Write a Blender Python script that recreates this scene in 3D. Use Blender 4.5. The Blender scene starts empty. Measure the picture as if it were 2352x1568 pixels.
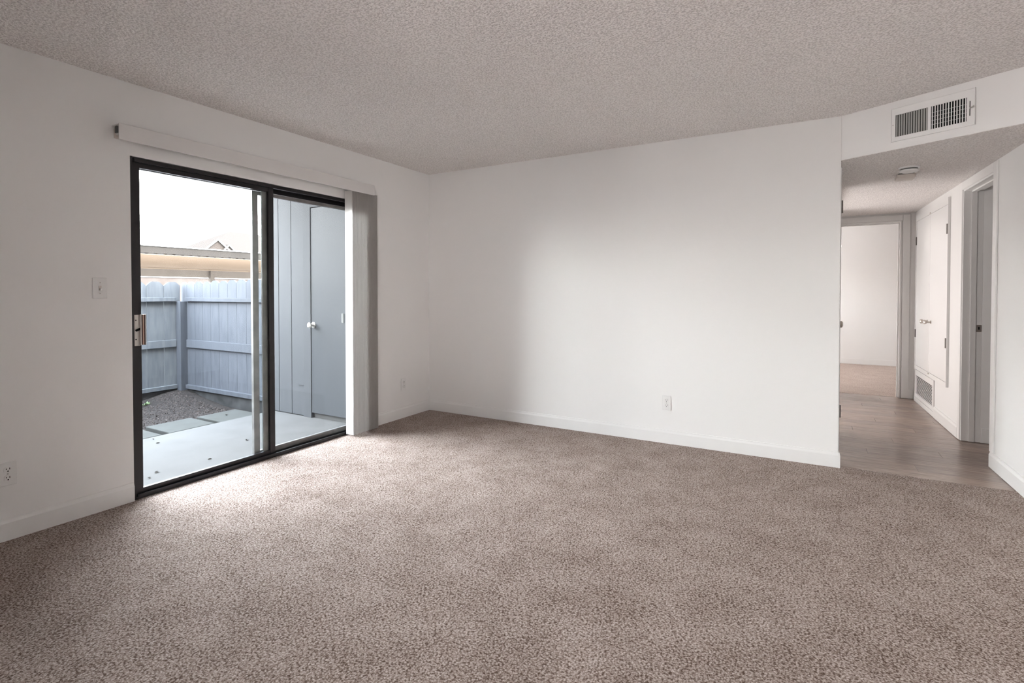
import bpy, bmesh, math, random
from mathutils import Matrix, Vector

random.seed(7)
S = bpy.context.scene
COL = S.collection
PI = math.pi

# ------------------------------------------------------------------ camera
IMG_W, F_PX, CY = 2352.0, 1192.44, 691.45
YAW, PITCH, ROLL = -0.51952, -0.01763, -0.00023
CAM = Vector((3.4342, -4.2626, 1.2256))
fw = Vector((math.sin(YAW), math.cos(YAW), 0)); rt = Vector((math.cos(YAW), -math.sin(YAW), 0)); up = Vector((0, 0, 1))
f2 = fw * math.cos(PITCH) + up * math.sin(PITCH); u2 = up * math.cos(PITCH) - fw * math.sin(PITCH)
r3 = rt * math.cos(ROLL) + u2 * math.sin(ROLL); u3 = u2 * math.cos(ROLL) - rt * math.sin(ROLL)
cd = bpy.data.cameras.new('camera'); cam = bpy.data.objects.new('camera', cd); COL.objects.link(cam)
cd.sensor_width = 36.0; cd.lens = F_PX / IMG_W * 36.0
cd.shift_y = (CY - 784.0) / IMG_W
cd.clip_start = 0.05; cd.clip_end = 600
cam.matrix_world = Matrix(((r3.x, u3.x, -f2.x, CAM.x), (r3.y, u3.y, -f2.y, CAM.y), (r3.z, u3.z, -f2.z, CAM.z), (0, 0, 0, 1)))
S.camera = cam

# ------------------------------------------------------------------ sky, sun, lamps, exposure
SKY = 13.0
EXT = 0.42     # scales outdoor colours down to offset the sky raised to light the room
w = bpy.data.worlds.new('world'); S.world = w; w.use_nodes = True
nt = w.node_tree; nt.nodes.clear()
wo = nt.nodes.new('ShaderNodeOutputWorld'); bg = nt.nodes.new('ShaderNodeBackground')
tc = nt.nodes.new('ShaderNodeTexCoord'); sx = nt.nodes.new('ShaderNodeSeparateXYZ'); cr = nt.nodes.new('ShaderNodeValToRGB')
nt.links.new(tc.outputs['Generated'], sx.inputs[0]); nt.links.new(sx.outputs['Z'], cr.inputs[0])
nt.links.new(cr.outputs[0], bg.inputs[0]); nt.links.new(bg.outputs[0], wo.inputs[0])
cr.color_ramp.elements[0].position = 0.0; cr.color_ramp.elements[0].color = (1.0, 0.99, 0.98, 1)
cr.color_ramp.elements[1].position = 1.0; cr.color_ramp.elements[1].color = (0.72, 0.84, 1.0, 1)
bg.inputs[1].default_value = SKY

def lamp(name, kind, loc, direction, energy, color=(1, 1, 1), size=None, spread=None):
    d = bpy.data.lights.new(name, kind); o = bpy.data.objects.new(name, d); COL.objects.link(o)
    o.location = loc; o.rotation_euler = Vector(direction).to_track_quat('-Z', 'Y').to_euler()
    d.energy = energy; d.color = color
    if size: d.shape = 'RECTANGLE'; d.size, d.size_y = size
    if spread: d.spread = math.radians(spread)
    return o
sun = lamp('sun', 'SUN', (20, -10, 20), (-0.72, 0.20, -0.62), 9.0, (1.0, 0.88, 0.74)); sun.data.angle = 0.01
lamp('rear_left_fill', 'AREA', (0.5, -6.1, 1.45), (1, 1.05, 0.0), 8.0, (1.0, 0.95, 0.92), (1.2, 1.1), 65)  # added fill behind the camera for the right wall and hall
lamp('rear_right_fill', 'AREA', (4.3, -6.15, 1.45), (-0.68, 1, 0.0), 2.0, (1.0, 0.95, 0.93), (0.9, 1.2), 48)  # added fill from behind, brightening the room corner and back wall
lamp('bedroom_fill', 'AREA', (1.9, 4.9, 1.5), (1, 0.15, 0.25), 9.0, (1.0, 0.95, 0.925), (1.8, 1.4))  # added fill boosting the bedroom beyond its small window opening
lamp('side_room_fill', 'AREA', (2.05, 2.05, 0.95), (1, -0.12, 0.3), 18.0, (1.0, 0.96, 0.94), (1.8, 1.7))  # unseen fill added to brighten the hallway walls and ceiling
S.view_settings.view_transform = 'Standard'; S.view_settings.look = 'None'
S.view_settings.exposure = 1.86; S.view_settings.gamma = 1.0; S.view_settings.use_curve_mapping = False

# ------------------------------------------------------------------ helpers
class MB:
    """collects shapes in a frame; build() links them as one mesh object"""
    def __init__(s, frame=None):
        s.bm = bmesh.new(); s.frame = frame or Matrix()
    def box(s, x0, x1, y0, y1, z0, z1, bevel=0.0):
        x0, x1 = min(x0, x1), max(x0, x1); y0, y1 = min(y0, y1), max(y0, y1); z0, z1 = min(z0, z1), max(z0, z1)
        v = [s.bm.verts.new(p) for p in ((x0,y0,z0),(x1,y0,z0),(x1,y1,z0),(x0,y1,z0),(x0,y0,z1),(x1,y0,z1),(x1,y1,z1),(x0,y1,z1))]
        fs = [s.bm.faces.new([v[i] for i in q]) for q in ((3,2,1,0),(4,5,6,7),(0,1,5,4),(1,2,6,5),(2,3,7,6),(3,0,4,7))]
        if bevel:
            es = list({e for f in fs for e in f.edges})
            bmesh.ops.bevel(s.bm, geom=es, offset=bevel, segments=2, affect='EDGES', profile=0.5)
        return s
    def prism(s, pts, axis, a0, a1):
        """2-D outline extruded along axis (0,1,2); pts are the two other coordinates in order"""
        def mk(p, a):
            q = [p[0], p[1]]; q.insert(axis, a); return s.bm.verts.new(q)
        A = [mk(p, a0) for p in pts]; B = [mk(p, a1) for p in pts]; n = len(pts)
        s.bm.faces.new(A[::-1]); s.bm.faces.new(B)
        for i in range(n): s.bm.faces.new((A[i], A[(i+1) % n], B[(i+1) % n], B[i]))
        return s
    def lathe(s, prof, c, axis=2, n=24, sgn=1):
        """profile of (radius, height) revolved about an axis through c"""
        rings = []
        for r, h in prof:
            ring = []
            for i in range(n):
                a = 2*PI*i/n; q = [r*math.cos(a), r*math.sin(a)]; q.insert(axis, sgn*h)
                ring.append(s.bm.verts.new((c[0]+q[0], c[1]+q[1], c[2]+q[2])))
            rings.append(ring)
        for a, b in zip(rings, rings[1:]):
            for i in range(n): s.bm.faces.new((a[i], a[(i+1) % n], b[(i+1) % n], b[i]))
        s.bm.faces.new(rings[0][::-1]); s.bm.faces.new(rings[-1])
        return s
    def quad(s, *p):
        s.bm.faces.new([s.bm.verts.new(q) for q in p]); return s
    def build(s, name, mat, parent=None, smooth=False, kind=None, label=None):
        M = s.frame
        if parent is not None:
            M = world_of(parent).inverted() @ M
        s.bm.transform(M)
        bmesh.ops.recalc_face_normals(s.bm, faces=s.bm.faces)
        me = bpy.data.meshes.new(name); s.bm.to_mesh(me); s.bm.free()
        if smooth:
            for p in me.polygons: p.use_smooth = True
        me.materials.append(mat)
        o = bpy.data.objects.new(name, me); COL.objects.link(o)
        if parent is not None: o.parent = parent
        if kind: o['kind'] = kind
        if label: o['label'] = label
        return o
def world_of(o):
    M = o.matrix_basis.copy()
    return world_of(o.parent) @ M if o.parent else M
def thing(name, label, cat, frame=None, loc=(0, 0, 0), group=None, kind=None):
    o = bpy.data.objects.new(name, None); COL.objects.link(o)
    o.empty_display_size = 0.1
    o.matrix_basis = (frame or Matrix()) @ Matrix.Translation(loc)
    tag(o, label, cat, group, kind); return o
def tag(o, label, cat, group=None, kind=None):
    o['label'] = label; o['category'] = cat
    if group: o['group'] = group
    if kind: o['kind'] = kind
    return o
def struct(name, mb, mat, label, cat, smooth=False):
    return tag(mb.build(name, mat, smooth=smooth), label, cat, kind='structure')
def copy_tree(o, parent=None):
    c = o.copy(); COL.objects.link(c)
    if parent is not None: c.parent = parent
    for ch in list(o.children): copy_tree(ch, c)
    return c

# ------------------------------------------------------------------ materials
def mat(name, col, rough=0.6, metal=0.0, spec=0.5, var=None, scale=8.0, stretch=None, bump=None, bump_scale=200.0, bump_dist=0.002, emit=None, rnd=0.0, detail=4, k=1.0):
    col = tuple(c*k for c in col); var = tuple(c*k for c in var) if var else None
    m = bpy.data.materials.new(name); m.use_nodes = True
    t = m.node_tree; b = t.nodes['Principled BSDF']
    b.inputs['Roughness'].default_value = rough; b.inputs['Metallic'].default_value = metal
    b.inputs['Specular IOR Level'].default_value = spec
    c4 = lambda c: (c[0], c[1], c[2], 1)
    b.inputs['Base Color'].default_value = c4(col)
    co = t.nodes.new('ShaderNodeTexCoord')
    src = co.outputs['Object']
    if stretch:
        mp = t.nodes.new('ShaderNodeMapping'); mp.inputs['Scale'].default_value = stretch
        t.links.new(src, mp.inputs[0]); src = mp.outputs[0]
    if var:
        n = t.nodes.new('ShaderNodeTexNoise'); n.inputs['Scale'].default_value = scale; n.inputs['Detail'].default_value = detail
        t.links.new(src, n.inputs['Vector'])
        r = t.nodes.new('ShaderNodeValToRGB'); r.color_ramp.elements[0].position = 0.32; r.color_ramp.elements[1].position = 0.68
        r.color_ramp.elements[0].color = c4(col); r.color_ramp.elements[1].color = c4(var)
        t.links.new(n.outputs[0], r.inputs[0]); out = r.outputs[0]
        if rnd:
            oi = t.nodes.new('ShaderNodeObjectInfo'); hs = t.nodes.new('ShaderNodeHueSaturation')
            ma = t.nodes.new('ShaderNodeMath'); ma.operation = 'MULTIPLY_ADD'; ma.inputs[1].default_value = rnd; ma.inputs[2].default_value = 1 - rnd/2
            t.links.new(oi.outputs['Random'], ma.inputs[0]); t.links.new(ma.outputs[0], hs.inputs['Value'])
            t.links.new(out, hs.inputs['Color']); out = hs.outputs[0]
            if stretch:
                vm = t.nodes.new('ShaderNodeVectorMath'); vm.operation = 'ADD'
                cmb = t.nodes.new('ShaderNodeCombineXYZ'); m10 = t.nodes.new('ShaderNodeMath'); m10.operation = 'MULTIPLY'; m10.inputs[1].default_value = 37.0
                t.links.new(oi.outputs['Random'], m10.inputs[0]); t.links.new(m10.outputs[0], cmb.inputs[0]); t.links.new(m10.outputs[0], cmb.inputs[2])
                t.links.new(src, vm.inputs[0]); t.links.new(cmb.outputs[0], vm.inputs[1]); t.links.new(vm.outputs[0], n.inputs['Vector'])
        t.links.new(out, b.inputs['Base Color'])
    if bump:
        n2 = t.nodes.new('ShaderNodeTexNoise'); n2.inputs['Scale'].default_value = bump_scale; n2.inputs['Detail'].default_value = 2
        t.links.new(src, n2.inputs['Vector'])
        bp = t.nodes.new('ShaderNodeBump'); bp.inputs['Strength'].default_value = bump; bp.inputs['Distance'].default_value = bump_dist
        t.links.new(n2.outputs[0], bp.inputs['Height']); t.links.new(bp.outputs[0], b.inputs['Normal'])
    if emit:
        b.inputs['Emission Color'].default_value = c4(emit[0]); b.inputs['Emission Strength'].default_value = emit[1]
    return m

def carpet(name, dark, mid, light):
    m = bpy.data.materials.new(name); m.use_nodes = True
    t = m.node_tree; b = t.nodes['Principled BSDF']; b.inputs['Roughness'].default_value = 0.95; b.inputs['Specular IOR Level'].default_value = 0.1
    N = t.nodes.new; L = t.links.new
    co = N('ShaderNodeTexCoord')
    vo = N('ShaderNodeTexVoronoi'); vo.inputs['Scale'].default_value = 125; vo.inputs['Randomness'].default_value = 1.0
    wn = N('ShaderNodeTexNoise'); wn.inputs['Scale'].default_value = 210; wn.inputs['Detail'].default_value = 1; L(co.outputs['Object'], wn.inputs['Vector'])
    wv = N('ShaderNodeVectorMath'); wv.operation = 'MULTIPLY_ADD'; wv.inputs[1].default_value = (0.010, 0.010, 0.010); L(wn.outputs['Color'], wv.inputs[0]); L(co.outputs['Object'], wv.inputs[2])
    L(wv.outputs[0], vo.inputs['Vector'])
    n1 = N('ShaderNodeTexNoise'); n1.inputs['Scale'].default_value = 135; n1.inputs['Detail'].default_value = 3; n1.inputs['Roughness'].default_value = 0.75; L(co.outputs['Object'], n1.inputs['Vector'])
    n2 = N('ShaderNodeTexNoise'); n2.inputs['Scale'].default_value = 4.5; n2.inputs['Detail'].default_value = 6; n2.inputs['Roughness'].default_value = 0.66; L(co.outputs['Object'], n2.inputs['Vector'])
    # tuft shade: bright crown and dark gap, broken up by yarn-fine noise, over broad brushed patches
    a = N('ShaderNodeMath'); a.operation = 'MULTIPLY_ADD'; a.inputs[1].default_value = -0.42; a.inputs[2].default_value = 0.18; L(vo.outputs['Distance'], a.inputs[0])
    a3 = N('ShaderNodeMath'); a3.operation = 'MULTIPLY_ADD'; a3.inputs[1].default_value = 0.85; L(n1.outputs[0], a3.inputs[0]); L(a.outputs[0], a3.inputs[2])
    c = N('ShaderNodeMath'); c.operation = 'MULTIPLY_ADD'; c.inputs[1].default_value = 0.22; L(n2.outputs[0], c.inputs[0]); L(a3.outputs[0], c.inputs[2])
    r = N('ShaderNodeValToRGB'); e = r.color_ramp.elements
    e[0].position = 0.345; e[0].color = (*dark, 1); e[1].position = 0.74; e[1].color = (*light, 1)
    k = e.new(0.515); k.color = (*mid, 1)
    L(c.outputs[0], r.inputs[0]); L(r.outputs[0], b.inputs['Base Color'])
    bp = N('ShaderNodeBump'); bp.inputs['Strength'].default_value = 0.6; bp.inputs['Distance'].default_value = 0.004
    L(a3.outputs[0], bp.inputs['Height']); L(bp.outputs[0], b.inputs['Normal'])
    return m

WALL = mat('wall_paint', (0.85, 0.838, 0.828), 0.55, spec=0.25, bump=0.12, bump_scale=90, bump_dist=0.001)
TRIM = mat('trim_paint', (0.84, 0.83, 0.82), 0.35, spec=0.4)
POPCORN = mat('popcorn_ceiling', (0.70, 0.663, 0.642), 0.95, spec=0.1, var=(0.92, 0.885, 0.865), scale=105, bump=1.0, bump_scale=85, bump_dist=0.012, detail=3)
for _n in POPCORN.node_tree.nodes:
    if _n.type == 'VALTORGB':
        _n.color_ramp.elements[0].position = 0.40; _n.color_ramp.elements[1].position = 0.56
CARPET = carpet('carpet_pile', (0.11, 0.072, 0.054), (0.355, 0.282, 0.248), (0.66, 0.58, 0.545))
CARPET2 = carpet('bedroom_carpet_pile', (0.36, 0.27, 0.23), (0.55, 0.46, 0.41), (0.70, 0.62, 0.56))
BRONZE = mat('dark_bronze_metal', (0.018, 0.016, 0.018), 0.35, metal=0.35, spec=0.6)
BRONZE2 = mat('sheen_bronze_metal', (0.27, 0.265, 0.26), 0.4, metal=0.5, var=(0.19, 0.185, 0.185), scale=12)  # bronze lightened to paint in reflected sky and daylight
STEEL = mat('brushed_steel', (0.52, 0.49, 0.46), 0.35, metal=0.8)
NICKEL = mat('satin_nickel', (0.55, 0.50, 0.46), 0.3, metal=0.9)
HINGE = mat('aged_hinge_metal', (0.18, 0.16, 0.15), 0.4, metal=0.7)
BLACK = mat('black_recess', (0.006, 0.006, 0.006), 0.8, spec=0.2)
DARKGREY = mat('dark_grey_metal', (0.10, 0.10, 0.095), 0.6)
GREYMET = mat('grey_painted_metal', (0.42, 0.415, 0.40), 0.6)
WOODD = mat('dark_wood', (0.055, 0.012, 0.010), 0.5)
WOODL = mat('light_wood', (0.62, 0.44, 0.34), 0.5)
PVC = mat('vinyl_vane', (0.60, 0.575, 0.55), 0.45, spec=0.3)
VALANCE = mat('valance_vinyl', (0.72, 0.70, 0.69), 0.4, spec=0.3)
PLASTIC = mat('white_plastic', (0.80, 0.79, 0.78), 0.3, spec=0.5)
PLASTIC2 = mat('ivory_plastic', (0.66, 0.60, 0.55), 0.4)
PLANK = mat('vinyl_plank', (0.235, 0.168, 0.132), 0.27, spec=0.5, var=(0.39, 0.305, 0.258), scale=6, stretch=(1.0, 14.0, 1.0), rnd=0.22, detail=6)
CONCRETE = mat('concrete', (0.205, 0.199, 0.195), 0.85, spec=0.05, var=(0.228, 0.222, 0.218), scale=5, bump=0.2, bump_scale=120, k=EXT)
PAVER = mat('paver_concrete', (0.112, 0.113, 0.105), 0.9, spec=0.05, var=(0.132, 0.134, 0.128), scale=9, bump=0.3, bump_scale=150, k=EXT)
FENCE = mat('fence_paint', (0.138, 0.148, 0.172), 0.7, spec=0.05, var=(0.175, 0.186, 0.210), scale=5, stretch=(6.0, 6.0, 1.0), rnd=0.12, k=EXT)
FENCE2 = mat('lightened_fence_paint', (0.225, 0.238, 0.262), 0.8, spec=0.05, var=(0.30, 0.315, 0.335), scale=5, stretch=(6.0, 6.0, 1.0), rnd=0.12, k=EXT)  # same fence paint, greyer from weather, lightened to make up for missing light
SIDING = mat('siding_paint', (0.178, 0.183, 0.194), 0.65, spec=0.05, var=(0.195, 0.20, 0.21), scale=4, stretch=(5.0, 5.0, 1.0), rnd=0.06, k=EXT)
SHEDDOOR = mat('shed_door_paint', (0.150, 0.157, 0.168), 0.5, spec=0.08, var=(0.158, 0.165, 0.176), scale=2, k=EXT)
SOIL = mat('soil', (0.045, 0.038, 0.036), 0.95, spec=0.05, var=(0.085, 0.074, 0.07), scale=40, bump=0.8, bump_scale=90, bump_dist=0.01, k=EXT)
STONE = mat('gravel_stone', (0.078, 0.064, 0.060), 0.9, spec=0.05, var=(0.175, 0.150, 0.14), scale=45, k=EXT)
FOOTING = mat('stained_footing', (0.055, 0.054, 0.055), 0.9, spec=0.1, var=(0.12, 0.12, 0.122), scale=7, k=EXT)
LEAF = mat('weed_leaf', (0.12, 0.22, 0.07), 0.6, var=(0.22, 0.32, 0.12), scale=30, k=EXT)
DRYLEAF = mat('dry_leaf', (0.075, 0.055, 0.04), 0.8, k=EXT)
TAN = mat('tan_painted_steel', (0.160, 0.122, 0.094), 0.8, spec=0.0, var=(0.172, 0.132, 0.102), scale=1.5)
FASCIA = mat('carport_fascia_paint', (0.0125, 0.0112, 0.0103), 0.7, spec=0.05, var=(0.0145, 0.013, 0.012), scale=2)
BEAM = mat('carport_beam_paint', (0.086, 0.075, 0.067), 0.7, spec=0.02, var=(0.098, 0.086, 0.077), scale=2)
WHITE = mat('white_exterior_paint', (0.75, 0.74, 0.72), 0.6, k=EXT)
ASPHALT = mat('asphalt', (0.22, 0.21, 0.20), 0.9, var=(0.26, 0.25, 0.24), scale=3)
STUCCO = mat('stucco', (0.020, 0.017, 0.0155), 0.85, spec=0.05, var=(0.023, 0.0195, 0.018), scale=3)
ROOFTILE = mat('roof_shingle', (0.0232, 0.0203, 0.0188), 0.9, spec=0.0, var=(0.0262, 0.0233, 0.0218), scale=6, stretch=(0.3, 0.3, 6.0))
BRICKM = mat('pale_brick', (0.030, 0.025, 0.023), 0.9, spec=0.05, var=(0.036, 0.031, 0.029), scale=2)
GLOW = mat('lit_glass_shade', (0.9, 0.88, 0.85), 0.3, emit=((1.0, 0.95, 0.88), 1.5))
g = bpy.data.materials.new('window_glass'); g.use_nodes = True
gt = g.node_tree; gt.nodes.clear()
go = gt.nodes.new('ShaderNodeOutputMaterial'); gm = gt.nodes.new('ShaderNodeMixShader'); gtr = gt.nodes.new('ShaderNodeBsdfTransparent'); ggl = gt.nodes.new('ShaderNodeBsdfGlossy')
fr = gt.nodes.new('ShaderNodeFresnel'); fr.inputs['IOR'].default_value = 1.17
gtr.inputs[0].default_value = (0.95, 0.965, 0.96, 1); ggl.inputs['Roughness'].default_value = 0.0
gt.links.new(fr.outputs[0], gm.inputs[0]); gt.links.new(gtr.outputs[0], gm.inputs[1]); gt.links.new(ggl.outputs[0], gm.inputs[2]); gt.links.new(gm.outputs[0], go.inputs[0])
GLASS = g

# ------------------------------------------------------------------ frames of the two skewed planes
TH = math.atan(0.0262)
HALL = Matrix.Translation((4.56, 0.3, 0)) @ Matrix.Rotation(TH, 4, 'Z') @ Matrix.Translation((0, -0.3, 0))   # x into the right wall, y along it
HA = math.radians(28.7)
HEAD = Matrix.Translation((3.59, 0.02, 0)) @ Matrix.Rotation(-HA, 4, 'Z')                                  # x along the header, y into it

# ================================================================== room shell
H, HS = 2.44, 2.135
DY0, DY1, DZ = -2.733, -0.905, 2.02
struct('floor', MB().prism([(-0.005, -6.3), (4.75, -6.3), (4.58, 0.02), (3.66, 0.035), (3.62, 0.0), (-0.005, 0.0)], 2, -0.05, 0.0), CARPET,
       'brown flecked cut pile carpet covering the whole living room floor', 'carpet')
struct('wall_left', MB().box(-0.14, 0, -6.4, DY0, -0.15, 2.6).box(-0.14, 0, DY1, 0.12, -0.15, 2.6).box(-0.14, 0, DY0, DY1, DZ, 2.6).box(-0.14, 0, DY0, DY1, -0.15, -0.005), WALL,
       'white painted wall on the left holding the sliding glass door', 'wall')
struct('wall_back', MB().box(-0.0, 3.62, 0.0, 0.12, -0.02, 2.6), WALL, 'long blank white wall facing the camera with one outlet low down', 'wall')
struct('wall_right', MB(HALL).box(0, 0.115, -6.6, 0.55, -0.02, 2.5).box(0, 0.115, 1.294, 3.25, -0.02, 2.5).box(0, 0.115, 0.55, 1.294, 2.062, 2.5), WALL,
       'white wall at the right edge running on into the hallway past a doorway', 'wall')
struct('wall_rear', MB().box(-0.14, 4.9, -6.42, -6.3, -0.02, 2.6), WALL, 'white wall behind the camera closing the living room', 'wall')
struct('wall_header', MB(HEAD).box(-0.02, 1.16, 0.0, 0.09, HS + 0.001, 2.5), WALL, 'angled white drop header above the hallway opening, carrying the air register', 'wall')
struct('ceiling', MB().prism([(-0.14, -6.4), (4.9, -6.4), (4.9, 0.4), (-0.14, 0.1)], 2, H, 2.56), POPCORN, 'grey white popcorn textured ceiling of the living room', 'ceiling')
struct('ceiling.001', MB().prism([(3.595, 0.022), (4.66, -0.56), (4.60, 3.2), (3.595, 3.2)], 2, HS, 2.2), POPCORN, 'lowered popcorn ceiling over the hallway behind the angled header', 'ceiling')
struct('wall_hall_left', MB().box(3.50, 3.62, 0.12, 0.19, -0.02, 2.3).box(3.50, 3.62, 0.95, 1.20, -0.02, 2.3).box(3.50, 3.62, 2.57, 3.18, -0.02, 2.3).box(3.50, 3.62, 1.20, 2.57, 2.05, 2.3).box(3.50, 3.62, 0.19, 0.95, 2.05, 2.3), WALL, 'white left wall of the hallway, seen edge-on', 'wall')
struct('wall_hall_end', MB().box(3.50, 3.66, 3.18, 3.30, -0.02, 2.5).box(4.355, 4.75, 3.18, 3.30, -0.02, 2.5).box(3.66, 4.355, 3.18, 3.30, 2.045, 2.5), WALL, 'narrow white wall around the bedroom doorway at the hallway end', 'wall')
# bedroom beyond
struct('floor.002', MB().prism([(1.8, 3.22), (6.2, 3.22), (6.2, 6.42), (1.8, 6.42)], 2, -0.05, -0.002), CARPET2, 'pale beige carpet of the bedroom beyond the hallway', 'carpet')
struct('wall_bedroom_back', MB().box(1.7, 6.3, 6.3, 6.42, -0.02, 2.6), WALL, 'white wall seen through the bedroom doorway', 'wall')
struct('wall_bedroom_left', MB().box(1.68, 1.8, 3.3, 4.6, -0.02, 2.6).box(1.68, 1.8, 5.3, 6.3, -0.02, 2.6).box(1.68, 1.8, 4.6, 5.3, -0.02, 1.2).box(1.68, 1.8, 4.6, 5.3, 1.8, 2.6), WALL, 'bedroom wall with an added window, hidden left of the hallway', 'wall')  # window opening added to let daylight into the bedroom
struct('wall_bedroom_right', MB().box(6.2, 6.32, 3.3, 6.3, -0.02, 2.6), WALL, 'bedroom wall out of sight on the right', 'wall')
struct('wall_bedroom_front', MB().box(1.7, 3.5, 3.18, 3.30, -0.02, 2.6).box(4.75, 6.3, 3.18, 3.30, -0.02, 2.6), WALL, 'bedroom wall beside the doorway, on its far side', 'wall')
struct('ceiling.002', MB().box(1.7, 6.3, 3.2, 6.42, H, 2.6), POPCORN, 'popcorn ceiling of the bedroom', 'ceiling')
struct('baseboard_bedroom', MB().box(1.8, 6.2, 6.288, 6.30, 0, 0.09), TRIM, 'white baseboard on the far bedroom wall', 'baseboard')
# bathroom beyond the right-hand doorway
struct('wall_bathroom_back', MB().box(4.655, 6.4, 1.285, 1.38, -0.02, 2.5), WALL, 'white wall inside the side room, seen through the hallway doorway', 'wall')
struct('wall_bathroom_right', MB().box(6.3, 6.4, -1.0, 1.30, -0.02, 2.5), WALL, 'far wall of the side room, out of sight', 'wall')
struct('wall_bathroom_front', MB().box(4.72, 6.4, -1.0, -0.9, -0.02, 2.5), WALL, 'near wall of the side room, out of sight', 'wall')
struct('ceiling.003', MB().box(4.7, 6.4, -1.0, 1.4, 2.3, 2.5), POPCORN, 'ceiling of the side room', 'ceiling')
struct('baseboard_bathroom', MB().box(4.66, 6.3, 1.272, 1.285, 0, 0.112), TRIM, 'white baseboard inside the side room behind the doorway jamb', 'baseboard')

struct('wall_side_room_left', MB().box(1.88, 2.0, 0.12, 3.18, -0.02, 2.5), WALL, 'far wall of the added unseen side room left of the hallway', 'wall')  # room added to hold the fill light for the hallway
struct('wall_side_room_front', MB().box(2.0, 3.5, 0.121, 0.30, -0.02, 2.5), WALL, 'near wall of the added unseen side room left of the hallway', 'wall')
struct('ceiling.004', MB().box(1.88, 3.5, 0.12, 3.18, 2.36, 2.5), POPCORN, 'ceiling of the added unseen side room left of the hallway', 'ceiling')
struct('floor.003', MB().box(1.88, 3.5, 0.12, 3.18, -0.05, -0.003), CARPET2, 'carpet of the added unseen side room left of the hallway', 'carpet')
# hallway floor: planks laid across the hall
fl = struct('floor.001', MB().box(3.5, 6.35, -0.95, 3.24, -0.06, -0.012), BLACK, 'greyish brown wood look plank floor of the hallway', 'plank floor')
y = 0.036; row = 0; PW = 0.152
while y < 3.2:
    y1 = min(y + PW, 3.22)
    x0, x1 = 3.625, (4.56 if y > 1.30 else 6.3)
    joints = [x0] + [v for v in (x0 + ((row*0.47) % 1.2) + k*1.2 for k in range(0, 4)) if x0 + 0.06 < v < x1 - 0.06] + [x1]
    for a, b in zip(joints, joints[1:]):
        MB().box(a + 0.0006, b - 0.0006, y + 0.0006, y1 - 0.0006, -0.012, -0.0035, 0.0008).build('plank', PLANK, fl)
    y = y1; row += 1
for k in range(6):   # rows under the side room
    MB().box(4.66, 6.3, 0.036 - (k+1)*PW + 0.0006, 0.036 - k*PW - 0.0006, -0.012, -0.0035, 0.0008).build('plank', PLANK, fl)

# ------------------------------------------------------------------ baseboards
def base_profile(t=0.013, h=0.108):
    return [(0, 0), (t, 0), (t, h*0.80), (t*0.62, h*0.93), (t*0.55, h), (0, h)]
struct('baseboard_left', MB().prism(base_profile(), 1, -6.3, DY0 - 0.003), TRIM, 'white baseboard under the left wall, left of the sliding door', 'baseboard')
struct('baseboard_left.001', MB().prism(base_profile(), 1, DY1 + 0.003, 0.0), TRIM, 'short white baseboard between the vertical blinds and the room corner', 'baseboard')
struct('baseboard_back', MB().prism([(-y_, z_) for y_, z_ in base_profile()], 0, 0.0, 3.6199), TRIM, 'long white baseboard along the foot of the back wall', 'baseboard')
struct('baseboard_hall_left', MB().prism([(3.62 + y_, z_) for y_, z_ in base_profile()], 1, -0.013, 0.055), TRIM, 'end return of the baseboard around the hallway corner', 'baseboard')
struct('baseboard_right', MB(HALL).prism([(-y_, z_) for y_, z_ in base_profile(0.014)], 1, -6.55, 0.55), TRIM, 'white baseboard under the right wall, running out of the picture', 'baseboard')
struct('baseboard_hall_right', MB(HALL).prism([(-y_, z_) for y_, z_ in base_profile(0.014)], 1, 1.362, 2.178).box(0, -0.012, 2.178, 3.08, 0, 0.05), TRIM, 'white baseboard in the hallway below the utility doors', 'baseboard')
struct('baseboard_hall_end', MB().box(4.432, 4.475, 3.166, 3.18, 0, 0.10), TRIM, 'short piece of baseboard in the hallway end corner', 'baseboard')

# ================================================================== sliding glass door
d1 = thing('door_1', 'bronze framed sliding glass patio door in the left wall', 'sliding door', loc=(0, DY0, 0), kind='structure')
fr_ = MB()
fr_.box(-0.125, -0.004, DY0 + 0.002, DY0 + 0.014, 0.0, DZ - 0.002)                      # left jamb
fr_.box(-0.125, -0.004, DY1 - 0.026, DY1 - 0.002, 0.0, DZ - 0.002)                      # right jamb
fr_.box(-0.125, -0.012, DY0 + 0.026, DY1 - 0.026, DZ - 0.012, DZ - 0.002)               # head
fr_.box(-0.022, -0.006, DY0 + 0.026, DY1 - 0.026, DZ - 0.028, DZ - 0.012)               # head lip
fr_.box(-0.125, -0.100, DY0 + 0.026, DY1 - 0.026, DZ - 0.050, DZ - 0.012)
fr_.build('frame', BRONZE, d1)
MB().box(-0.100, -0.060, DY0 + 0.026, DY1 - 0.026, DZ - 0.016, DZ - 0.012).build('head_track', BLACK, d1)
sl = MB().box(-0.138, -0.004, DY0 + 0.002, DY1 - 0.002, -0.004, 0.014)
sl.box(-0.050, -0.046, DY0 + 0.026, DY1 - 0.026, 0.014, 0.024).box(-0.090, -0.086, DY0 + 0.026, DY1 - 0.026, 0.014, 0.024).box(-0.016, -0.004, DY0 + 0.026, DY1 - 0.026, 0.014, 0.026)
sl.build('sill_track', BRONZE, d1)
def leaf(name, x, y0, y1, z0, z1, wl, wr, hb, ht, m, label):
    p = MB()
    p.box(x - 0.013, x + 0.013, y0, y0 + wl, z0, z1, 0.002).box(x - 0.013, x + 0.013, y1 - wr, y1, z0, z1, 0.002)
    p.box(x - 0.011, x + 0.011, y0 + wl, y1 - wr, z0, z0 + hb).box(x - 0.011, x + 0.011, y0 + wl, y1 - wr, z1 - ht, z1)
    o = p.build(name, m, d1, label=label)
    MB().box(x - 0.002, x + 0.002, y0 + wl, y1 - wr, z0 + hb, z1 - ht).build('glass_pane', GLASS, o)
    return o
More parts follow.
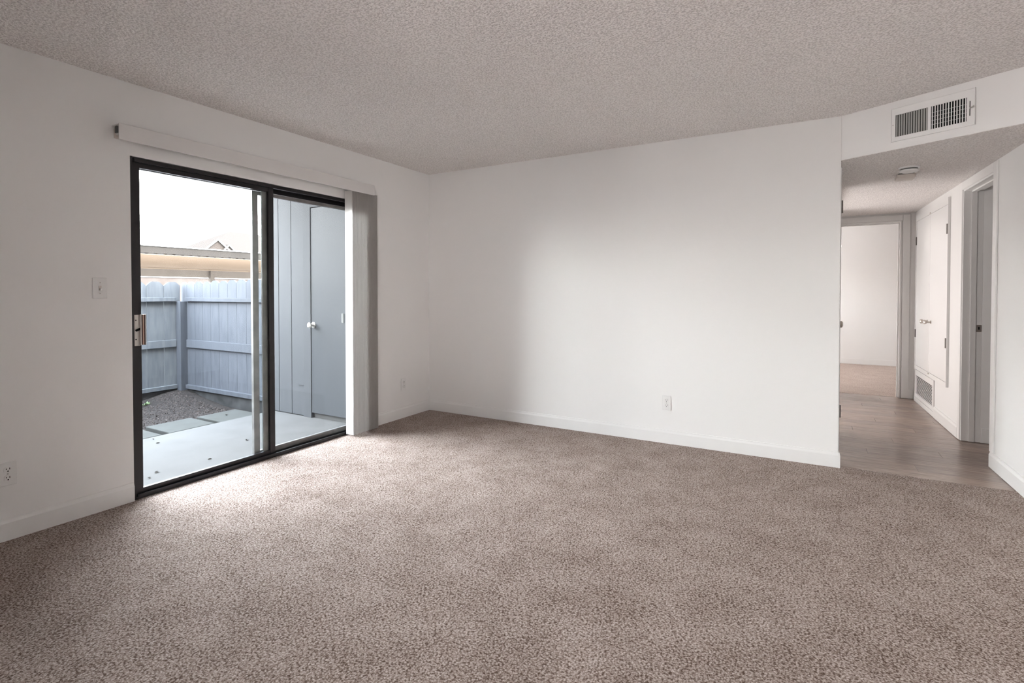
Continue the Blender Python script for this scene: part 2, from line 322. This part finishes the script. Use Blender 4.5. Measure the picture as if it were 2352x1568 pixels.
spn = leaf('sliding_panel', -0.040, DY0 + 0.016, -1.782, 0.024, 2.000, 0.046, 0.042, 0.028, 0.036, BRONZE, 'left sliding glass panel with the handle')
MB().box(-0.060, -0.045, -1.866, -1.824, 0.03, 1.99, 0.003).build('interlock_strip', BRONZE2, spn)  # pale strip paints the sky sheen on the wider stile
leaf('fixed_panel', -0.082, -1.925, DY1 - 0.028, 0.022, 1.962, 0.046, 0.03, 0.036, 0.026, BRONZE2, 'right fixed glass panel')
# handle
hz0, hz1 = 0.911, 1.093
hp = MB().box(-0.027, -0.019, -2.7165, -2.680, hz0 - 0.004, hz1 - 0.002, 0.002).build('handle_plate', STEEL, d1)
for zz in (hz0 + 0.034, hz1 - 0.034):
    MB().lathe([(0.0035, 0.0), (0.0035, 0.002)], (-0.019, -2.705, zz), 0, 12).build('screw', BLACK, hp)
lv = MB(Matrix.Translation((-0.013, -2.701, 1.000)) @ Matrix.Rotation(math.radians(24), 4, 'X')).box(-0.006, 0.005, -0.008, 0.020, -0.006, 0.006, 0.003)
lv.build('latch_lever', BLACK, hp)
gp = MB().box(-0.019, -0.004, -2.6865, -2.6810, hz0, hz1).box(-0.019, -0.003, -2.6615, -2.6565, hz0, hz1).build('handle_grip', STEEL, d1, label='pull handle with dark wood stripes')
for a, b, m_, n_ in ((-2.6810, -2.6740, WOODD, 'dark_wood_strip'), (-2.6740, -2.6680, WOODL, 'light_wood_strip'), (-2.6680, -2.6615, WOODD, 'dark_wood_strip')):
    MB().box(-0.017, -0.004 if m_ is WOODL else -0.006, a, b, hz0 + 0.001, hz1 - 0.001).build(n_, m_, gp)

# ================================================================== vertical blinds, stacked open
vb = thing('vertical_blind', 'white vertical blind drawn open, its vanes stacked at the right of the patio door', 'blinds', loc=(0, -1.85, 2.1))
va = MB().box(0.094, 0.102, -2.830, -0.876, 2.076, 2.166, 0.002)
va.box(0.012, 0.094, -2.826, -0.876, 2.160, 2.165)
va.build('valance', VALANCE, vb)
MB().box(0.030, 0.072, -2.815, -0.885, 2.112, 2.138, 0.003).build('head_rail', VALANCE, vb)
for yy in (-2.80, -1.9, -0.95):
    MB().box(0.0, 0.094, yy - 0.012, yy + 0.012, 2.139, 2.152).box(0.0, 0.004, yy - 0.012, yy + 0.012, 2.10, 2.152).build('bracket', PLASTIC2, vb)
MB().box(0.066, 0.090, -2.836, -2.826, 2.112, 2.150, 0.002).build('rail_end_cap', DARKGREY, vb)
nv = 20
def vane_mb(yc, tilt):
    b = MB(Matrix.Translation((0.052, yc, 0)) @ Matrix.Rotation(tilt, 4, 'Z'))
    n = 6; hw = 0.0445
    o1 = [(-hw + 2*hw*i/n, 0.0035*math.sin(PI*i/n)) for i in range(n + 1)]
    pts = o1 + [(x, y_ + 0.0014) for x, y_ in reversed(o1)]
    return b.prism(pts, 2, 0.012, 2.085)
for i in range(nv):
    yc = -1.130 + i*(0.29/(nv - 1))
    vane_mb(yc, math.radians(random.uniform(-1.2, 1.2))).build('vane', PVC, vb, smooth=False)

# ================================================================== switch and outlets on the walls
def plate_frame(wall):   # local x right along wall, y out of the wall, z up
    if wall == 'left': return Matrix(((0, 1, 0, 0), (-1, 0, 0, 0), (0, 0, 1, 0), (0, 0, 0, 1)))   # local x -> -y ; local y -> +x
    return Matrix(((-1, 0, 0, 0), (0, -1, 0, 0), (0, 0, 1, 0), (0, 0, 0, 1)))                      # local y -> -y
def face_plate(name, label, cat, loc, wall, group=None):
    t = thing(name, label, cat, Matrix.Translation(loc) @ plate_frame(wall), group=group)
    return t, world_of(t)
def outlet(label, loc, wall):
    t, F = face_plate('electrical_outlet', label, 'outlet', loc, wall, None)
    MB(F).box(-0.035, 0.035, 0.0, 0.006, -0.058, 0.058, 0.0025).build('cover_plate', PLASTIC, t)
    for zc in (0.021, -0.021):
        r = MB(F).prism([(0.0165*max(-0.82, min(0.82, math.cos(a)))/0.9, zc + 0.0155*math.sin(a)) for a in [2*PI*k/20 for k in range(20)]], 1, 0.006, 0.0085).build('receptacle', PLASTIC, t)
        MB(F).box(-0.0075, -0.0050, 0.0075, 0.0090, zc + 0.000, zc + 0.009).build('slot', BLACK, r)
        MB(F).box(0.0050, 0.0075, 0.0075, 0.0090, zc + 0.001, zc + 0.008).build('slot', BLACK, r)
        MB(F).lathe([(0.0030, 0.0), (0.0030, 0.0015)], (0, 0.0075, zc - 0.007), 1, 10).build('ground_hole', BLACK, r)
    MB(F).lathe([(0.0035, 0.0), (0.003, 0.0015)], (0, 0.006, 0), 1, 10).build('screw', STEEL, t)
outlet('white duplex outlet low on the left wall, cut by the left edge of the photo', (0, -3.286, 0.328), 'left')
outlet('small white duplex outlet low on the wall between blinds and room corner', (0, -0.397, 0.326), 'left')
outlet('white duplex outlet low on the long back wall', (2.440, 0, 0.327), 'back')
sw, F = face_plate('light_switch', 'white toggle light switch on the wall left of the sliding door', 'switch', (0, -2.890, 1.248), 'left')
MB(F).box(-0.035, 0.035, 0.0, 0.006, -0.058, 0.058, 0.0025).build('cover_plate', PLASTIC, sw)
MB(F).box(-0.0055, 0.0055, 0.006, 0.008, -0.013, 0.013).build('toggle_collar', PLASTIC2, sw)
MB(F @ Matrix.Translation((0, 0.006, -0.002)) @ Matrix.Rotation(math.radians(-24), 4, 'X')).box(-0.0038, 0.0038, 0.0, 0.014, -0.006, 0.005, 0.001).build('toggle', PLASTIC, sw)
for zz in (0.030, -0.030):
    MB(F).lathe([(0.0032, 0.0), (0.0028, 0.0015)], (0, 0.006, zz), 1, 10).build('screw', STEEL, sw)

# ================================================================== air register on the header
ar = thing('air_register', 'white metal air register with two banks of vertical louvers on the angled header', 'vent', HEAD, (0.546, 0, 2.29))
S0, S1, Z0, Z1 = 0.340, 0.754, 2.188, 2.392
L0, L1, R0, R1, SZ0, SZ1 = 0.362, 0.533, 0.548, 0.720, 2.212, 2.350
fb = MB(HEAD)
for (a, b, c, d_) in ((S0, L0, Z0, Z1), (R1, S1, Z0, Z1), (L0, R1, Z0, SZ0), (L0, R1, SZ1, Z1), (L1, R0, SZ0, SZ1)):
    fb.box(a, b, -0.008, 0.0, c, d_)
fb.box(S0 - 0.004, S0, -0.013, 0, Z0 - 0.004, Z1 + 0.004).box(S1, S1 + 0.004, -0.013, 0, Z0 - 0.004, Z1 + 0.004).box(S0, S1, -0.013, 0, Z0 - 0.004, Z0).box(S0, S1, -0.013, 0, Z1, Z1 + 0.004)
fb.build('register_frame', TRIM, ar)
MB(HEAD).box(L0, R1, -0.0015, -0.0005, SZ0, SZ1).build('duct_opening', BLACK, ar)
for bank, (a, b, ang) in enumerate(((L0, L1, -60), (R0, R1, 24))):
    n = 13; st = (b - a)/n
    for k in range(n):
        c = a + st*(k + 0.5)
        fm = HEAD @ Matrix.Translation((c, -0.0048, 0)) @ Matrix.Rotation(math.radians(ang), 4, 'Z')
        hw = 0.0043 if bank == 0 else 0.0032
        MB(fm).box(-0.0006 if bank == 0 else -0.0024, 0.0006 if bank == 0 else 0.0024, -hw, hw, SZ0, SZ1).build('louver', GREYMET if bank == 0 else TRIM, ar)
    if bank == 1:
        for zz in (2.240, 2.264, 2.288, 2.312):
            MB(HEAD).box(a, b, -0.0028, -0.0016, zz - 0.0012, zz + 0.0012).build('cross_bar', GREYMET, ar)
ls = MB(HEAD).box(0.7325, 0.7365, -0.0086, -0.0078, 2.240, 2.325).build('lever_slot', BLACK, ar)
MB(HEAD @ Matrix.Translation((0.7345, -0.008, 2.284)) @ Matrix.Rotation(math.radians(38), 4, 'Z')).box(-0.002, 0.002, -0.045, 0.0, -0.002, 0.002).build('damper_lever', STEEL, ar)
for ss in (S0 + 0.008, S1 - 0.007):
    MB(HEAD).lathe([(0.0035, 0.0), (0.003, 0.0015)], (ss, -0.008, 2.29), 1, 10, -1).build('screw', STEEL, ar)

# ================================================================== alarms on the hall ceiling
sd = thing('smoke_detector', 'round white smoke detector on the hallway ceiling, nearest the header', 'smoke detector', loc=(4.062, 0.485, HS))
MB().lathe([(0.064, 0.0), (0.064, 0.010), (0.058, 0.012)], (4.062, 0.485, HS), 2, 32, -1).build('base', PLASTIC, sd, smooth=False)
MB().lathe([(0.052, 0.012), (0.053, 0.020)], (4.062, 0.485, HS), 2, 32, -1).build('vent_ring', DARKGREY, sd)
MB().lathe([(0.058, 0.020), (0.057, 0.030), (0.045, 0.036), (0.012, 0.037)], (4.062, 0.485, HS), 2, 32, -1).build('cover', PLASTIC, sd)
co = thing('carbon_monoxide_alarm', 'small rectangular off white alarm box on the hallway ceiling behind the round detector', 'alarm', loc=(4.074, 0.76, HS))
MB().box(4.016, 4.132, 0.690, 0.832, HS - 0.036, HS - 0.008, 0.004).build('alarm_case', PLASTIC2, co)
MB().box(4.024, 4.124, 0.698, 0.824, HS - 0.009, HS).build('mounting_plate', DARKGREY, co)

# ================================================================== doorways of the hall
d2 = thing('door_2', 'white cased doorway without its door leaf in the hallway right wall', 'doorway', HALL, (0, 0.92, 0), kind='structure')
cs = MB(HALL)
cs.box(-0.013, 0, 1.294, 1.362, 0, 2.125, 0.003).box(-0.013, 0, 0.482, 0.550, 0.109, 2.125, 0.003).box(-0.013, 0, 0.550, 1.294, 2.062, 2.125, 0.003)
cs.build('casing', TRIM, d2)
MB(HALL).box(-0.004, 0.120, 1.280, 1.294, 0, 2.062).build('jamb', TRIM, d2)
MB(HALL).box(-0.004, 0.120, 0.550, 0.562, 0, 2.062).build('jamb', TRIM, d2)
MB(HALL).box(-0.004, 0.120, 0.562, 1.280, 2.048, 2.062).build('head_jamb', TRIM, d2)
MB(HALL).box(0.045, 0.080, 1.270, 1.280, 0, 2.048).box(0.045, 0.080, 0.562, 0.572, 0, 2.048).box(0.045, 0.080, 0.572, 1.270, 2.038, 2.048).build('door_stop', TRIM, d2)
sp = MB(HALL).box(0.086, 0.118, 1.2785, 1.2805, 0.900, 0.958).build('strike_plate', NICKEL, d2)
MB(HALL).box(0.096, 0.106, 1.2780, 1.2790, 0.918, 0.942).build('strike_hole', BLACK, sp)
d3 = thing('door_3', 'white cased bedroom doorway at the end of the hallway', 'doorway', loc=(4.0, 3.18, 0), kind='structure')
c3 = MB()
for (a, b, z0, z1) in ((4.368, 4.436, 0, 2.115), (3.625, 3.648, 0, 2.115)): c3.box(a, b, 3.166, 3.18, z0, z1, 0.003)
c3.box(3.648, 4.368, 3.166, 3.18, 2.047, 2.115, 0.003)
c3.build('casing', TRIM, d3)
MB().box(4.342, 4.356, 3.168, 3.305, 0, 2.045).build('jamb', TRIM, d3)
MB().box(3.66, 3.674, 3.168, 3.305, 0, 2.045).build('jamb', TRIM, d3)
MB().box(3.674, 4.342, 3.168, 3.305, 2.030, 2.045).build('head_jamb', TRIM, d3)
MB().box(4.330, 4.342, 3.215, 3.25, 0, 2.03).box(3.674, 4.330, 3.215, 3.25, 2.018, 2.03).build('door_stop', TRIM, d3)
d4 = thing('door_4', 'closed white door on the hallway left wall, only its hinges and knob edge in view', 'door', loc=(3.62, 0.57, 0), kind='structure')
MB().box(3.62, 3.631, 0.125, 0.19, 0, 2.11).box(3.62, 3.631, 0.95, 1.015, 0, 2.11).box(3.62, 3.631, 0.19, 0.95, 2.05, 2.11).build('casing', TRIM, d4)
lf = MB().box(3.580, 3.615, 0.193, 0.947, 0.01, 2.045).build('door_leaf', TRIM, d4)
for zz in (1.84, 0.36):
    MB().box(3.612, 3.642, 0.176, 0.196, zz - 0.045, zz + 0.045).build('hinge', HINGE, lf)
MB().lathe([(0.030, 0.0), (0.030, 0.006), (0.012, 0.010), (0.012, 0.035), (0.027, 0.045), (0.028, 0.060), (0.018, 0.068)], (3.615, 0.885, 0.955), 0, 20).build('door_knob', NICKEL, lf)

# ================================================================== utility closet double doors and return grille
uc = thing('utility_closet', 'white double utility doors with silver knobs set in the hallway right wall', 'closet doors', HALL, (0, 2.36, 0.4))
T0, T1, UZ0, UZ1 = 1.690, 3.035, 0.370, 2.070
uf = MB(HALL)
uf.box(-0.020, 0, T0, T0 + 0.010, UZ0, UZ1).box(-0.020, 0, T1 - 0.03, T1, UZ0, UZ1).box(-0.020, 0, T0 + 0.010, T1 - 0.03, UZ0, 0.413).box(-0.020, 0, T0 + 0.010, T1 - 0.03, 2.008, UZ1)
uf.build('closet_frame', TRIM, uc)
for a, b, hy, kn in ((T0 + 0.012, 2.360, T0 + 0.016, 2.285), (2.364, T1 - 0.032, T1 - 0.036, 2.440)):
    lf = MB(HALL).box(-0.018, 0.0, a, b, 0.415, 2.006, 0.0015).build('door', TRIM, uc)
    for zz in (1.790, 0.766):
        MB(HALL).box(-0.026, -0.017, hy - 0.007, hy + 0.012, zz - 0.045, zz + 0.045, 0.002).build('hinge', HINGE, lf)
    MB(HALL).lathe([(0.016, 0.0), (0.016, 0.004), (0.008, 0.008), (0.008, 0.030), (0.020, 0.040), (0.022, 0.056), (0.014, 0.062)], (-0.018, kn, 0.925), 0, 20, -1).build('knob', NICKEL, lf)
for zz in (2.016, 0.404):
    MB(HALL).box(-0.024, -0.0195, 2.345, 2.375, zz - 0.006, zz + 0.006, 0.001).build('ball_catch', NICKEL, uc)
d6 = thing('door_6', 'open doorway from the hallway left wall, added with the unseen side room', 'doorway', loc=(3.62, 1.88, 0), kind='structure')  # opening added so the fill light reaches the hall
MB().box(3.62, 3.631, 1.135, 1.20, 0, 2.11).box(3.62, 3.631, 2.57, 2.635, 0, 2.11).box(3.62, 3.631, 1.20, 2.57, 2.05, 2.11).build('casing', TRIM, d6)
rg = thing('return_grille', 'white louvered return air grille low on the hallway wall below the utility doors', 'grille', HALL, (0, 2.6, 0.06))
gb = MB(HALL)
G0, G1, GZ0, GZ1 = 2.180, 3.040, 0.055, 0.360
for (a, b, c, d_) in ((G0, 2.232, GZ0, GZ1), (2.992, G1, GZ0, GZ1), (2.232, 2.992, GZ0, 0.096), (2.232, 2.992, 0.304, GZ1)):
    gb.box(-0.012, 0.0, a, b, c, d_)
gb.build('grille_frame', TRIM, rg)
MB(HALL).box(-0.0015, -0.0005, 2.232, 2.992, 0.096, 0.304).build('duct_opening', BLACK, rg)
for k in range(14):
    zc = 0.096 + 0.208*(k + 0.5)/14
    MB(HALL @ Matrix.Translation((-0.006, 0, zc)) @ Matrix.Rotation(math.radians(30), 4, 'Y')).box(-0.006, 0.006, 2.232, 2.992, -0.0022, 0.0022).build('slat', TRIM, rg)

# ================================================================== bedroom lamp glimpsed past the wall edge
pl = thing('pendant_lamp', 'glowing white glass pendant lamp glimpsed in the bedroom past the wall edge', 'lamp', loc=(3.800, 5.2, H))
MB().lathe([(0.05, 0.0), (0.045, 0.02), (0.006, 0.025), (0.006, 0.36)], (3.800, 5.2, H), 2, 16, -1).build('stem', NICKEL, pl)
MB().lathe([(0.012, 0.33), (0.030, 0.38), (0.055, 0.46), (0.062, 0.52), (0.050, 0.535)], (3.800, 5.2, H), 2, 20, -1).build('glass_shade', GLOW, pl, smooth=True)

# ================================================================== patio outside
ZS = -0.04
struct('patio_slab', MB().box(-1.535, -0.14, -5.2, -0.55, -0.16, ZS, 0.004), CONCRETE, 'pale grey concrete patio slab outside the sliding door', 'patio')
struct('ground', MB().box(-260, -3.42, -120, 260, -0.6, -0.35), ASPHALT, 'grey ground of the lot beyond the fence', 'ground')
# soil bed, rising to the fence corner
def soil_z(x, y): return -0.105 + 0.13*math.exp(-((x + 3.3)**2 + (y + 0.70)**2)/0.30) + 0.006*math.sin(9*x + 4*y)*math.cos(7*y - 3*x)
sb = MB(); nx, ny = 36, 84
grid = [[sb.bm.verts.new((-3.42 + 1.90*i/nx, -5.2 + 4.54*j/ny, soil_z(-3.42 + 1.90*i/nx, -5.2 + 4.54*j/ny))) for j in range(ny + 1)] for i in range(nx + 1)]
for i in range(nx):
    for j in range(ny): sb.bm.faces.new((grid[i][j], grid[i+1][j], grid[i+1][j+1], grid[i][j+1]))
struct('ground.001', sb, SOIL, 'dark soil bed between the patio slab and the fence', 'soil bed', smooth=True)
gv = bmesh.new()
pav = [(-1.77, -2.02), (-1.77, -1.545), (-1.745, -1.085)]
for k in range(9000):
    x = random.uniform(-3.24, -1.56); yy = random.uniform(-2.6, -0.80) if k < 8000 else random.uniform(-4.5, -2.6)
    if any(abs(x - a) < 0.225 and abs(yy - b) < 0.225 for a, b in pav): continue
    if abs(x + 3.12) < 0.09 and abs(yy + 1.23) < 0.12: continue
    s_ = random.choice((0.005, 0.006, 0.007, 0.009))*random.uniform(0.7, 1.3)
    M = Matrix.Translation((x, yy, soil_z(x, yy) + s_*0.25)) @ Matrix.Rotation(random.uniform(0, PI), 4, Vector((random.random(), random.random(), random.random() + 0.1)).normalized()) @ Matrix.Diagonal((s_*1.3, s_, s_*0.6, 1))
    vs = [gv.verts.new(M @ Vector(p)) for p in ((1,0,0),(-1,0,0),(0,1,0),(0,-1,0),(0,0,1),(0,0,-1))]
    for a, b, c in ((0,2,4),(2,1,4),(1,3,4),(3,0,4),(2,0,5),(1,2,5),(3,1,5),(0,3,5)): gv.faces.new((vs[a], vs[b], vs[c]))
gmb = MB(); gmb.bm.free(); gmb.bm = gv
go_ = tag(gmb.build('gravel', STONE), 'loose brown grey gravel chips scattered over the soil bed', 'gravel', kind='stuff')
# stepping pavers
for (cx, cy_), lab in zip(pav, ('square concrete paver beside the slab, nearest the door jamb and mostly hidden by it', 'square concrete paver beside the slab, the middle one of three', 'square concrete paver beside the slab, nearest the storage closet')):
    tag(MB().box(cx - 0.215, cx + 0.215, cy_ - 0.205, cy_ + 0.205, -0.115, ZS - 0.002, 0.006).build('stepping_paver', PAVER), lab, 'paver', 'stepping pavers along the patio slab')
# dry leaves on the slab
for i, (lx, ly, lz, lab) in enumerate(((-1.445, -1.94, ZS, 'dry leaf at the slab edge, close to the paver half hidden by the door jamb'), (-1.284, -1.981, ZS, 'small dry leaf on the slab, second from its outer edge'),
        (-0.527, -2.357, ZS, 'dry leaf on the patio concrete just outside the sliding panel, the larger of two'), (-0.45, -2.441, ZS, 'dry leaf on the patio concrete closest to the door sill'),
        (-0.488, -2.008, ZS, 'dry leaf lying alone in the middle of the slab'), (-0.722, -1.557, ZS, 'dry leaf on the slab beside the door meeting stiles'), (-1.76, -1.10, ZS - 0.002, 'dry leaf lying on the paver nearest the storage closet'))):
    b = MB(Matrix.Translation((lx, ly, lz + 0.001)) @ Matrix.Rotation(i*1.1, 4, 'Z'))
    r_ = 0.009 + 0.004*(i % 3 == 2)
    vs = [b.bm.verts.new((r_*1.6*math.cos(a), r_*0.7*math.sin(a), 0.002 + 0.006*abs(math.sin(a)))) for a in [2*PI*k/8 for k in range(8)]]
    ctr = b.bm.verts.new((0, 0, 0.0005))
    for k in range(8): b.bm.faces.new((vs[k], vs[(k+1) % 8], ctr))
    tag(b.build('dry_leaf', DRYLEAF), lab, 'leaf', 'dry leaves on the patio')
# weed at the fence foot
wd = thing('weed', 'small green weed growing at the foot of the left fence', 'weed', loc=(-3.12, -1.23, soil_z(-3.12, -1.23)))
for k in range(14):
    a = k*2.4; ln = random.uniform(0.025, 0.055); el = random.uniform(0.35, 1.2)
    b = MB(Matrix.Translation((-3.12 + 0.02*math.cos(a), -1.23 + 0.04*math.sin(a), soil_z(-3.12, -1.23))) @ Matrix.Rotation(a, 4, 'Z') @ Matrix.Rotation(-el, 4, 'Y'))
    b.prism([(0, -0.003), (ln*0.5, -0.010), (ln, 0), (ln*0.5, 0.010), (0, 0.003)], 2, 0, 0.0012)
    b.build('leaf', LEAF, wd)

# ------------------------------------------------------------------ fence: two runs meeting in a corner post
def picket_outline(wd_, z0, z1, ear=0.045):
    return [(0, z0), (wd_, z0), (wd_, z1 - ear), (wd_*0.80, z1 - 0.010), (wd_*0.70, z1), (wd_*0.30, z1), (wd_*0.20, z1 - 0.010), (0, z1 - ear)]
FX, FY = -3.30, -0.72
fl_ = thing('picket_fence', 'blue grey dog-eared board fence along the far side of the soil bed', 'fence', loc=(FX, -2.5, -0.1))
yy = FY - 0.19; k = 0
while yy > -4.9:
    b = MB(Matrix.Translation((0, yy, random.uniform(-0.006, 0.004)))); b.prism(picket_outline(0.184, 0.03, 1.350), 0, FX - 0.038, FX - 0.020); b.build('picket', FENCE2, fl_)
    yy -= 0.190; k += 1
for z0, z1, dx in ((1.113, 1.160, 0.035), (0.556, 0.643, 0.022), (0.046, 0.092, 0.035)):
    MB().box(FX - 0.020, FX - 0.020 + dx, -4.9, FY - 0.064, z0, z1, 0.002).build('rail', FENCE2, fl_)
MB().box(FX - 0.04, FX - 0.012, -4.9, FY - 0.02, -0.25, 0.045).build('footing', FOOTING, fl_, label='stained concrete footing under the fence boards')
fr2 = thing('picket_fence', 'blue grey dog-eared board fence between the corner post and the storage closet', 'fence', loc=(-2.4, FY, -0.1))
xs = [-3.300, -3.352, -3.218, -3.046, -2.881, -2.715, -2.545, -2.373, -2.203, -2.025, -1.860, -1.690, -1.545]
for a, b_ in zip(xs[1:], xs[2:]):
    b = MB(Matrix.Translation((a, 0, random.uniform(-0.004, 0.004)))); b.prism(picket_outline(b_ - a - 0.003, 0.02, 1.350 + 0.016*(a + 3.2)/1.3, 0.030), 1, FY + 0.020, FY + 0.038); b.build('picket', FENCE, fr2)
for z0, z1, dx in ((1.113, 1.157, 0.035), (0.548, 0.643, 0.022), (0.042, 0.090, 0.035)):
    MB().box(-3.20, -1.54, FY + 0.020 - dx, FY + 0.020, z0, z1, 0.002).build('rail', FENCE, fr2)
MB().box(-3.28, -1.54, FY + 0.012, FY + 0.04, -0.25, 0.040).build('footing', FOOTING, fr2, label='stained concrete footing under the fence boards')
MB().box(-3.315, -3.215, FY - 0.06, FY + 0.03, -0.25, 1.112, 0.003).build('corner_post', FENCE, fr2)

# ------------------------------------------------------------------ storage closet at the end of the patio
SY = -0.735
sh = thing('storage_closet', 'pale grey board sided storage closet at the end of the patio', 'shed', loc=(-0.85, SY, ZS))
MB().box(-1.53, -1.03, SY + 0.018, 0.60, ZS - 0.1, 2.60).box(-1.03, -0.145, -0.60, 0.60, ZS - 0.1, 2.60).box(-1.03, -0.145, SY + 0.018, -0.60, 2.10, 2.60).box(-0.27, -0.145, SY + 0.018, -0.60, ZS - 0.1, 2.60).build('closet_body', SIDING, sh)
for a, b_ in ((-1.530, -1.418), (-1.412, -1.215), (-1.209, -1.020)):
    MB().box(a, b_, SY, SY + 0.018, ZS + 0.008, 2.60, 0.002).build('siding_board', SIDING, sh)
MB().box(-1.017, -0.905, SY - 0.012, SY + 0.05, ZS - 0.022, 2.60, 0.003).build('trim_post', SIDING, sh)
MB().box(-0.29, -0.20, SY - 0.012, SY + 0.05, ZS - 0.022, 2.60, 0.003).build('trim_post', SIDING, sh)
MB().box(-0.905, -0.29, SY - 0.012, SY + 0.05, 2.070, 2.60, 0.003).build('door_head', SIDING, sh)
dl = MB().box(-0.903, -0.292, -0.740, -0.700, 0.012, 2.066, 0.002).build('closet_door', SHEDDOOR, sh)
MB().lathe([(0.030, 0.0), (0.030, 0.005), (0.012, 0.009), (0.012, 0.032), (0.026, 0.042), (0.027, 0.058), (0.016, 0.066)], (-0.868, -0.740, 0.895), 1, 20, -1).build('door_knob', STEEL, dl)
MB().box(-0.47, -0.44, -0.746, -0.738, 0.930, 1.020).build('hinge', DARKGREY, dl)
MB().box(-0.905, -0.29, -0.715, -0.63, ZS - 0.02, 0.008).build('threshold', CONCRETE, sh)
MB().box(-1.115, -1.022, SY - 0.008, SY, 0.276, 0.286).build('patch_strip', SIDING, sh)

# ------------------------------------------------------------------ added upper storey (keeps the patio in shade)
struct('wall_upper', MB().box(-0.14, 9.0, -9.0, 8.0, 2.62, 6.6), WALL, 'upper storey added above this room to shade the patio, out of sight', 'wall')

struct('wall_added_balcony', MB().box(-2.0, -0.14, -6.0, 0.6, 2.62, 2.80), WALL, 'underside of an added balcony that cuts the skylight over the patio, just out of sight', 'balcony')  # added slab that cuts high sky light at the patio door

struct('wall_patio_end', MB().box(-3.3, -0.14, -5.3, -5.1, -0.2, 2.62), SIDING, 'added board wall closing the far end of the patio, out of sight', 'wall')  # added to block sky light falling on the storage closet

# ------------------------------------------------------------------ carport
cp = thing('carport', 'long tan carport roof on a steel beam beyond the fence', 'carport', loc=(-17, 8, -0.35))
MB().box(-14.02, -13.98, -14, 34, 2.415, 2.635).build('fascia', FASCIA, cp)
MB().box(-14.06, -13.94, -14, 34, 2.635, 2.665).build('roof_trim', WHITE, cp)
MB().prism([(-14.03, 2.375), (-21.0, 2.265), (-21.0, 2.285), (-14.03, 2.395)], 1, -14, 34).build('soffit', TAN, cp)
ce = MB(); per = 0.26
for i in range(int(48/per)):
    y0 = -14 + i*per
    ce.prism([(y0, 2.395), (y0 + 0.05, 2.418), (y0 + 0.16, 2.418), (y0 + 0.21, 2.395)], 0, -14.03, -13.99)
ce.build('corrugated_edge', BLACK, cp)
MB().box(-21.0, -14.0, -14, 34, 2.46, 2.47).build('roof_sheet', TAN, cp)
MB().box(-21.1, -20.9, -14, 34, 1.90, 2.45).build('beam', BEAM, cp)
MB().box(-20.9, -20.84, -14, 34, 2.225, 2.262).build('beam_flange', TAN, cp)
for yy in (-8.2, 0.85, 9.87, 18.9, 27.9):
    MB().box(-20.95, -20.75, yy - 0.09, yy + 0.09, -0.36, 2.20).build('post', BEAM, cp)

# ------------------------------------------------------------------ low wall and far building
bw = thing('brick_wall', 'pale sunlit brick wall showing between carport beam and fence tops', 'wall', loc=(-32, 12, -0.35))
MB().box(-32.2, -32.0, -10, 45, -0.4, 2.15).build('wall_face', BRICKM, bw)
MB().box(-32.26, -31.94, -10, 45, 2.15, 2.22).build('coping', WHITE, bw)
ab = thing('apartment_building', 'pale apartment building with gabled brown roof far beyond the carport', 'building', loc=(-158, 95, -0.35))
MB().box(-170, -150.6, 84.0, 118, -0.4, 13.4).build('wall_block', STUCCO, ab)
rf = MB()
pts = {'a': (-150, 83.0, 13.3), 'b': (-150, 119, 13.3), 'c': (-171, 119, 13.3), 'd': (-171, 83.0, 13.3), 'r0': (-160.5, 97.0, 20.9), 'r1': (-160.5, 107, 20.9)}
V_ = {k: rf.bm.verts.new(v) for k, v in pts.items()}
for q in (('a', 'b', 'r1', 'r0'), ('b', 'c', 'r1'), ('c', 'd', 'r0', 'r1'), ('d', 'a', 'r0'), ('d', 'c', 'b', 'a')): rf.bm.faces.new([V_[k] for k in q])
rf.build('roof', ROOFTILE, ab)
for (y0, yp, y1, zp, zb, xf) in ((81.7, 85.9, 90.1, 16.9, 13.4, -148.6), (87.5, 89.1, 90.8, 15.5, 13.9, -148.2)):
    gb_ = MB().prism([(y0, zb), (yp, zp - 0.25), (y1, zb)], 0, xf - 8, xf).build('gable', STUCCO, ab)
    sl = MB()
    for (ya, za, yb, zb2) in ((y0, zb, yp, zp), (yp, zp, y1, zb)):
        sl.prism([(ya, za), (yb, zb2), (yb, zb2 - 0.28), (ya, za - 0.28)], 0, xf - 8, xf + 0.5)
    sl.build('gable_roof', ROOFTILE, gb_)
    bb = MB()
    for (ya, za, yb, zb2) in ((y0, zb, yp, zp), (yp, zp, y1, zb)):
        bb.prism([(ya, za + 0.05), (yb, zb2 + 0.05), (yb, zb2 - 0.40), (ya, za - 0.40)], 0, xf + 0.5, xf + 0.62)
    bb.build('barge_board', WHITE, gb_)
